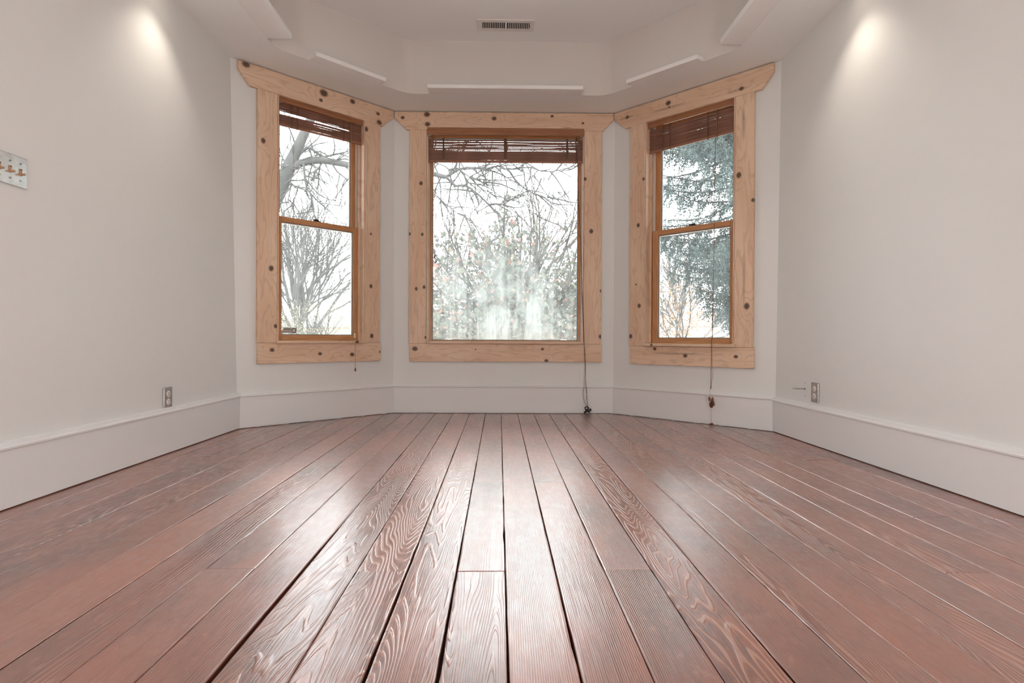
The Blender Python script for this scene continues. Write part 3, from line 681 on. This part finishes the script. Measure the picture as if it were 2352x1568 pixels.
# ------------------------------------------------------------------ outdoors
GZ = -.9
def bark(name, c1, c2):
    return speckle(name, c1, c2, 7, .9, bump=.4, stretch=(1, 1, .35))
M['bark'] = bark('grey_bark', (0.039, 0.038, 0.038), (0.074, 0.072, 0.071))
M['bark_far'] = bark('pale_bark', (0.061, 0.059, 0.057), (0.086, 0.083, 0.081))
M['bark_dark'] = bark('brown_bark', (0.046, 0.040, 0.037), (0.075, 0.066, 0.061))
def leafmat(name, cols, trans=.35):
    k = NT(name); rp = k.n('NewGeometry', out=8)
    cr = k.t.nodes.new('ShaderNodeValToRGB'); k.t.links.new(rp, cr.inputs[0]); cr.color_ramp.interpolation = 'CONSTANT'
    while len(cr.color_ramp.elements) < len(cols): cr.color_ramp.elements.new(.5)
    pos = 0
    for e, (wt, col) in zip(cr.color_ramp.elements, cols): e.position = pos; e.color = (*col, 1); pos += wt
    col = cr.outputs[0]
    return k.end(k.n('MixShader', {0: trans, 1: k.n('BsdfDiffuse', {'Color': col}), 2: k.n('BsdfTranslucent', {'Color': col})}))
M['leaf_shrub'] = leafmat('crabapple_leaf', [(.30, (0.135, 0.151, 0.128)), (.28, (0.176, 0.186, 0.151)), (.20, (0.115, 0.132, 0.124)), (.12, (0.223, 0.196, 0.155)), (.06, (0.284, 0.155, 0.124)), (.04, (0.324, 0.209, 0.182))], .3)
M['leaf_yellow'] = leafmat('yellow_leaf', [(.4, (.215, .21, .145)), (.3, (.20, .18, .145)), (.3, (.25, .235, .16))], .4)
M['leaf_orange'] = leafmat('orange_leaf', [(.4, (0.342, 0.186, 0.097)), (.3, (0.372, 0.246, 0.156)), (.3, (0.268, 0.163, 0.119))], .4)
M['needle'] = leafmat('spruce_needle', [(.4, (0.083, 0.111, 0.111)), (.35, (0.116, 0.146, 0.140)), (.25, (0.062, 0.087, 0.091))], .15)
M['bounce_ground'] = speckle('pale_bounce_ground', (.40, .39, .36), (.54, .53, .50), 3, .95)  # ground made this pale to throw daylight up onto the soffit
M['siding'] = plain('white_siding', (.62, .62, .60), .7)
M['roof'] = speckle('grey_shingle', (.15, .14, .14), (.25, .24, .235), 6, .9)
M['brick'] = speckle('tan_wall', (.34, .27, .22), (.42, .34, .28), 5, .9)
M['wpane'] = plain('house_pane', (.10, .12, .13), .15)
M['wire'] = plain('wire_black', (.10, .10, .10), .7)

tag(pyd('ground_outside', [(-200, -200, GZ), (200, -200, GZ), (200, 220, GZ), (-200, 220, GZ)], [(0, 1, 2, 3)], M['bounce_ground']), 'ground outside the bay windows, made pale to bounce light indoors', 'ground', kind='structure')

def rvec(r): 
    while True:
        v = Vector((r.uniform(-1, 1), r.uniform(-1, 1), r.uniform(-1, 1)))
        if .05 < v.length < 1: return v.normalized()
class Tree:
    def __init__(s, seed): s.V, s.F, s.r, s.tips = [], [], random.Random(seed), []
    def poly(s, pts, r0, r1, k=6):
        n = len(pts); tube_data(s.V, s.F, pts, [r0+(r1-r0)*i/(n-1) for i in range(n)], k, False)
    def grow(s, p, d, rad, L, lev, maxlev, up=.05, ang=(.35, .8), kids=(2, 4), shrink=.68, rmin=.004, wob=.22):
        r = s.r; n = 4 if lev < 3 else 3; pts = [p.copy()]; dirs = []
        d = d.normalized(); q = p.copy()
        for i in range(n):
            d = (d + rvec(r)*wob + Vector((0, 0, up))).normalized(); q = q + d*(L/n); pts.append(q.copy()); dirs.append(d.copy())
        s.poly(pts, rad, max(rmin*.6, rad*.62), 6 if lev < 2 else (4 if lev < 4 else 3))
        if lev >= maxlev or rad < rmin: s.tips.append((q, d)); return
        for j in range(r.randint(*kids)):
            t = r.uniform(.35, 1.0); i = min(n-1, int(t*n)); b = pts[i].lerp(pts[i+1], t*n-i)
            ax = dirs[i].cross(rvec(r))
            if ax.length < .01: continue
            nd = Matrix.Rotation(r.uniform(*ang), 3, ax.normalized()) @ dirs[i]
            s.grow(b, nd, rad*r.uniform(.45, .66), L*r.uniform(shrink-.14, shrink+.12), lev+1, maxlev, up, ang, kids, shrink, rmin, wob)
        s.grow(q, d, rad*.62, L*shrink, lev+1, maxlev, up, ang, kids, shrink, rmin, wob)
def leaf_mesh(pts, size, r, asp=.5, droop=.3):
    V, F = [], []
    for (p, d) in pts:
        l = size*r.uniform(.7, 1.3); a = (d+rvec(r)*.9+Vector((0, 0, -droop))).normalized(); b = a.cross(rvec(r))
        if b.length < .05: continue
        b = b.normalized(); c = a.cross(b); q = len(V); wv = l*asp*.5
        for v in (p, p+a*l*.4+b*wv+c*wv*.35, p+a*l*.5-c*wv*.25, p+a*l, p+a*l*.4-b*wv+c*wv*.35): V.append(tuple(v))
        F += [(q, q+1, q+2), (q+1, q+3, q+2), (q, q+2, q+4), (q+4, q+2, q+3)]
    return V, F
def add_tree(name, label, cat, loc, t, mat, leaves=None, leafmat_=None, lname='foliage', extra=None, group=None):
    o = empty(name, loc); tag(o, label, cat, group)
    L = Vector(loc)
    b = pyd('trunk', [tuple(Vector(v)-L) for v in t.V], t.F, mat, o, True)
    if leaves:
        f = pyd(lname, [tuple(Vector(v)-L) for v in leaves[0]], leaves[1], leafmat_, o); f['kind'] = 'stuff'
    return o

# the near tree whose limbs cross the left and middle windows
def near_tree():
    t = Tree(11); r = t.r
    pl = lambda pts, y=8.0, dy=.0: [Vector((x, y+dy*i, z)) for i, (x, z) in enumerate(pts)]
    trunk = [(-3.95, GZ), (-3.9, -.2), (-3.8, .8), (-3.62, 1.5), (-3.35, 2.13), (-3.08, 2.71), (-2.94, 3.04), (-2.81, 3.32), (-2.66, 3.66), (-2.51, 4.03), (-2.21, 4.59), (-1.84, 5.2)]
    P = pl(trunk); n = len(P); tube_data(t.V, t.F, P, [.20, .17, .15, .135, .12, .105, .085, .068, .06, .055, .045, .03], 10, False)
    limbs = [
     ([(-3.02, 2.86), (-2.96, 2.94), (-2.81, 3.02), (-2.66, 3.06), (-2.51, 3.07), (-2.32, 3.04), (-2.16, 3.01), (-1.84, 2.97), (-1.41, 2.91), (-.93, 2.89), (-.77, 2.85)], .062, .032),
     ([(-.77, 2.85), (-.63, 2.72), (-.5, 2.73), (-.42, 2.69), (-.27, 2.57), (-.15, 2.45), (-.02, 2.34), (.04, 2.26), (.06, 2.13)], .021, .007),
     ([(-2.85, 3.12), (-2.81, 3.17), (-2.72, 3.24), (-2.66, 3.23), (-2.57, 3.16), (-2.49, 3.11), (-2.38, 3.14), (-2.2, 3.18)], .028, .012),
     ([(-2.75, 3.0), (-2.74, 2.9), (-2.73, 2.77), (-2.7, 2.65), (-2.64, 2.56), (-2.61, 2.41), (-2.6, 2.26), (-2.53, 2.13)], .019, .007),
     ([(-2.38, 3.04), (-2.29, 2.9), (-2.17, 2.81), (-1.96, 2.69)], .015, .007),
     ([(-.77, 2.85), (-.66, 2.91), (-.58, 2.96), (-.47, 2.98), (-.34, 2.98), (-.21, 2.96), (-.09, 3.0), (-.02, 3.01), (.07, 2.97), (.21, 2.97), (.3, 2.99), (.44, 3.0), (.57, 2.95), (.73, 2.94), (.87, 2.97), (1.06, 3.02), (1.25, 3.1)], .021, .005),
     ([(-.17, 2.95), (.01, 2.89), (.21, 2.78), (.4, 2.66), (.54, 2.59), (.65, 2.57), (.78, 2.62), (.93, 2.72)], .010, .004),
     ([(-.58, 2.96), (-.51, 2.9), (-.43, 2.85), (-.28, 2.93), (-.16, 2.95)], .011, .008),
     ([(-.43, 2.85), (-.47, 2.76)], .008, .007),
     ([(-.43, 2.81), (-.3, 2.8), (-.19, 2.74), (-.18, 2.65), (-.05, 2.56), (.07, 2.47)], .008, .004),
     ([(-.58, 2.96), (-.58, 3.06), (-.52, 3.26), (-.43, 3.51)], .012, .007),
     ([(-.66, 2.91), (-.79, 3.01), (-.92, 3.06), (-1.1, 3.13)], .011, .006),
     ([(-.15, 2.45), (.01, 2.47), (.2, 2.38), (.32, 2.27), (.51, 2.35)], .008, .004),
     ([(-1.41, 2.91), (-1.25, 2.72), (-1.1, 2.64), (-.91, 2.6), (-.79, 2.49), (-.61, 2.35), (-.45, 2.31), (-.35, 2.17)], .010, .004),
     ([(.25, 2.98), (.53, 2.87), (.69, 2.83)], .006, .003), ([(-.02, 3.01), (.19, 3.08), (.38, 3.14)], .006, .003),
     ([(-3.08, 2.71), (-3.2, 3.0), (-3.3, 3.4), (-3.2, 3.9)], .03, .012),
     ([(-2.94, 2.9), (-2.95, 2.7), (-2.85, 2.66), (-2.7, 2.68)], .010, .006),
     ([(-2.95, 2.72), (-3.0, 2.5), (-2.9, 2.35), (-2.75, 2.2)], .008, .004),
     ([(-2.51, 4.03), (-2.0, 4.2), (-1.4, 4.3), (-.7, 4.25), (0, 4.1)], .035, .012)]
    for pts, r0, r1 in limbs:
        P = pl(pts, 8.0+r.uniform(-.05, .05)*(r0 < .03)); t.poly(P, r0, r1, 7)
        seglen = 0
        for i in range(1, len(P)):
            for _ in range(2 if r0 < .03 else 3):
                f = r.random(); b = P[i-1].lerp(P[i], f); d = (P[i]-P[i-1]).normalized()
                nd = (d*.5 + Vector((r.uniform(-1, 1), r.uniform(-.5, .5), r.uniform(-1.1, .9)))).normalized()
                t.grow(b, nd, r.uniform(.008, .014), r.uniform(.16, .42), 3, 5, -.02, (.3, .8), (1, 2), .72, .0060, .28)
    pods = []
    for (q, d) in t.tips:
        if r.random() < .10: pods.append((q, Vector((0, 0, -1))))
    V, F = [], []
    for q, d in pods:
        l = r.uniform(.07, .13); pts = [q + Vector((.012*math.sin(j*.9), .004*j, -l*j/4)) for j in range(5)]
        tube_data(V, F, pts, [.002, .006, .007, .006, .001], 4, False)
    o = add_tree('bare_tree', 'grey bare tree with drooping limbs close outside', 'tree', (-3.95, 8, GZ), t, M['bark'], (V, F), M['bark_dark'], 'seed_pods', group='trees outside the windows')
near_tree()

def elm(loc, seed, label, mat, h=6.0, rad=.33, scale=1.0):
    t = Tree(seed); L = Vector(loc); t.poly([L, L+Vector((.05, 0, .9)), L+Vector((-.05, 0, 1.7))*scale], rad, rad*.8, 9)
    top = L+Vector((-.05, 0, 1.6))*scale
    for i in range(9):
        a = i*2.4+t.r.uniform(-.3, .3); tilt = .12+.085*i
        t.grow(top+Vector((0, 0, t.r.uniform(-.8, .3))), Vector((math.sin(tilt)*math.cos(a), math.sin(tilt)*math.sin(a), math.cos(tilt))), rad*t.r.uniform(.20, .36), h*.36*scale, 1, 5, .03, (.25, .7), (2, 3), .74, .009, .16)
    return add_tree('bare_tree', label, 'tree', loc, t, mat, group='trees outside the windows')
elm((-8.45, 24, GZ), 22, 'pale wide-spreading bare tree far off behind the left window', M['bark_far'], 6.4, .32)
elm((13.6, 43, GZ), 23, 'thin bare tree far off behind the white house', M['bark_far'], 8.0, .26)

def crabapple():
    t = Tree(31); r = t.r; g = -.43; L = Vector((.15, 7.5, g))
    t.poly([L, L+Vector((.05, 0, .6)), L+Vector((0, 0, 1.1))], .07, .055, 7)
    for i in range(13):
        a = 6.28*i/13+r.uniform(-.2, .2); tilt = r.uniform(.15, .95)
        t.grow(L+Vector((0, 0, r.uniform(.5, 1.1))), Vector((math.sin(tilt)*math.cos(a), .7*math.sin(tilt)*math.sin(a), math.cos(tilt))), .03, .95, 1, 4, .06, (.3, .8), (2, 3), .72, .003, .2)
    pts = []
    def prof(x):                                     # crown height over x, read as a lumpy outline
        return 1.78 - .55*max(0, abs(x-.18)-.25)**1.1 + .13*math.sin(x*7+1) + .10*math.sin(x*15)
    n = 0
    while n < 17500:
        x = .15+r.gauss(0, .72); y = 7.5+r.gauss(0, .45); z = r.uniform(g+.2, 2.5)
        if abs(x-.15) > 1.5: continue
        e = prof(x)-z
        if e < -.35: continue
        dens = 1.0 if e > .75 else (.10 if e < 0 else .22+.78*(e/.75)**1.2)
        clump = math.sin(x*9.3+y*5)*math.sin(z*10.7+x*4)*math.sin(y*8+z*6)
        if z > .9 and clump < -.05+.1*(e < .4) and r.random() < .75: continue
        if r.random() > dens: continue
        pts.append((Vector((x, y, z)), Vector((r.uniform(-1, 1), r.uniform(-1, 1), r.uniform(-.6, .4))))); n += 1
    for q, d in t.tips:
        if q.z < 1.85: pts += [(q+rvec(r)*.03, d) for _ in range(3)]
    def out(v): return (v[0]*1.47, 11+(v[1]-7.5)*1.3, .57+(v[2]-.57)*1.47)     # stands eleven metres out, full size
    t.V = [out(v) for v in t.V]; lv = leaf_mesh(pts, .078, r, .72, .3); lv = ([out(v) for v in lv[0]], lv[1])
    return add_tree('leafy_shrub', 'leafy crabapple shrub with russet leaves filling the middle window', 'shrub', (.22, 11, GZ), t, M['bark_dark'], lv, M['leaf_shrub'], 'leaves', group='shrubs outside the windows')
crabapple()

def spruce():
    r = random.Random(41); t = Tree(41); L = Vector((4.55, 9.6, GZ))
    t.poly([L, L+Vector((0, 0, 5)), L+Vector((0, 0, 11))], .22, .03, 8)
    V, F = [], []
    def sprig(p, d, l, w):
        q = len(V); a = d.cross(Vector((0, 0, 1)))
        if a.length < .05: a = Vector((1, 0, 0))
        a = a.normalized(); b = d.cross(a); mid = p+d*l*.45
        for v in (p, mid+a*w, mid-a*.5*w+b*.87*w, mid-a*.5*w-b*.87*w, p+d*l): V.append(tuple(v))
        F.extend([(q, q+1, q+2), (q, q+2, q+3), (q, q+3, q+1), (q+4, q+2, q+1), (q+4, q+3, q+2), (q+4, q+1, q+3)])
    z = .95
    while z < 8.5:
        for kx in range(3):
            a = r.uniform(math.pi*.55, math.pi*1.75)
            if r.random() < .25: a = r.uniform(0, 6.28)
            ln = (3.1 if z > 2.45 else (1.75 if z > 1.7 else 1.25))*r.uniform(.6, 1.08)*max(.2, 1-max(0, z-3.5)/7)
            d = Vector((math.cos(a), math.sin(a), 0)); p = L+Vector((0, 0, z-GZ)); pts = [p.copy()]; n = 12
            for i in range(1, n+1):
                f = i/n; pts.append(p+d*(ln*f)+Vector((0, 0, -.16*ln*math.sin(f*2.4)+.10*ln*f*f))+rvec(r)*.02)
            t.poly(pts, .022, .004, 4)
            for i in range(2, n+1):
                f = i/n
                for _ in range(5):
                    side = d.cross(Vector((0, 0, 1)))*r.choice((-1, 1)); b = pts[i-1].lerp(pts[i], r.random())
                    bl = r.uniform(.15, .5)*(1.15-.6*f)
                    bd = (side*r.uniform(.2, 1)+d*.5+Vector((0, 0, -r.uniform(.3, 1.5)))).normalized()
                    m = max(3, int(bl/.035))
                    for j in range(m):
                        q = b+bd*(bl*j/m)+Vector((0, 0, -.10*(j/m)**2))
                        for _2 in range(3): sprig(q, (bd*.55+rvec(r)*.75+Vector((0, 0, -.15))).normalized(), r.uniform(.05, .095), .0085)
            for i in range(4, n+1):
                for _ in range(7): sprig(pts[i-1].lerp(pts[i], r.random()), (d*.6+rvec(r)*.8).normalized(), r.uniform(.06, .10), .0085)
        z += r.uniform(.10, .17)
    add_tree('spruce_tree', 'large blue-green spruce with drooping boughs behind the right window', 'tree', tuple(L), t, M['bark_dark'], (V, F), M['needle'], 'needles', group='trees outside the windows')
spruce()

def leafy(name, loc, seed, label, cat, mat, lm, h, sx, n, size, stems=5, z0=.2):
    t = Tree(seed); r = t.r; L = Vector(loc)
    for i in range(stems):
        a = r.uniform(0, 6.28); tl = r.uniform(.1, .7)
        t.grow(L+Vector((r.uniform(-.2, .2)*sx*.4, 0, 0)), Vector((math.sin(tl)*math.cos(a)*sx*.4, math.sin(tl)*math.sin(a), math.cos(tl))), .05, h*.42, 2, 5, .04, (.3, .8), (2, 3), .7, .006, .2)
    pts = []
    while len(pts) < n:
        x, y, z = r.gauss(0, sx*.5), r.gauss(0, 1), r.uniform(z0, h)
        if abs(x) > sx*1.1 or r.random() > 1.05-(z/h)**1.5: continue
        if math.sin(x*2.1+1+y)*math.sin(z*2.7+x) < -.1 and r.random() < .7: continue
        pts.append((L+Vector((x, y, z)), rvec(r)))
    return add_tree(name, label, cat, loc, t, mat, leaf_mesh(pts, size, r, .6, .2), lm, 'leaves', group='shrubs outside the windows')
leafy('yellow_shrub', (-6.3, 19, GZ), 51, 'pale yellow-leaved shrub low behind the left window', 'shrub', M['bark_far'], M['leaf_yellow'], 2.7, 2.2, 7500, .058)
leafy('orange_tree', (6.1, 19, GZ), 53, 'orange-leaved tree far off between shrub and spruce', 'tree', M['bark_far'], M['leaf_orange'], 4.0, 1.5, 3200, .085)

# far houses
def house(loc, wx, wy, hz, roof, label, mat, rz=0, siding=0):
    r = empty('house', loc, rz); tag(r, label, 'house', 'houses across the street')
    box('wall', mat, r, -wx/2, wx/2, 0, wy, 0, hz)
    if siding:
        me = None
        for i in range(siding):
            if me is None: o = box('siding_board', M['siding'], r, -wx/2-.01, wx/2+.01, -.03, 0, 0, hz/siding*.86); me = o.data
            else: o = bpy.data.objects.new('siding_board', me); o.parent = r; COL.objects.link(o)
            o.location = (0, 0, i*hz/siding)
    e = .3
    V = [(-wx/2-e, -e, hz), (wx/2+e, -e, hz), (wx/2+e, wy+e, hz), (-wx/2-e, wy+e, hz), (-wx/2-e, wy/2, hz+roof), (wx/2+e, wy/2, hz+roof)]
    pyd('roof', V, [(0, 1, 5, 4), (2, 3, 4, 5), (0, 4, 3), (1, 2, 5), (3, 2, 1, 0)], M['roof'], r)
    for fx in (-.28, .22):
        f = box('window', M['siding'], r, wx*fx-.5, wx*fx+.5, -.07, -.02, hz*.35, hz*.8); box('pane', M['wpane'], f, wx*fx-.42, wx*fx+.42, -.09, -.07, hz*.38, hz*.77)
house((12.6, 27, GZ), 7.5, 6, 2.1, .9, 'white clapboard house low behind the spruce', M['siding'], -.12, 14)
house((-14.5, 46, GZ), 9, 7, 2.3, 1.1, 'tan house with a grey roof far behind the left window', M['brick'], .1)

def wire(y, z, sagz, label, r=.014, x0=-34, x1=34):
    tag(tube('power_line', M['wire'], None, [(x0+(x1-x0)*i/24, y, z-sagz*math.sin(math.pi*i/24)) for i in range(25)], r, 5), label, 'power line', 'overhead lines across the street')
wire(30, 3.25, .15, 'low dark overhead line seen through both side windows', .03)
for i, zz in enumerate((6.95, 6.72, 6.5)):
    wire(30+i*.3, zz+.6, .7, '%s of the three faint overhead lines above the leafy shrub' % ('topmost', 'middle', 'lowest')[i], .016)
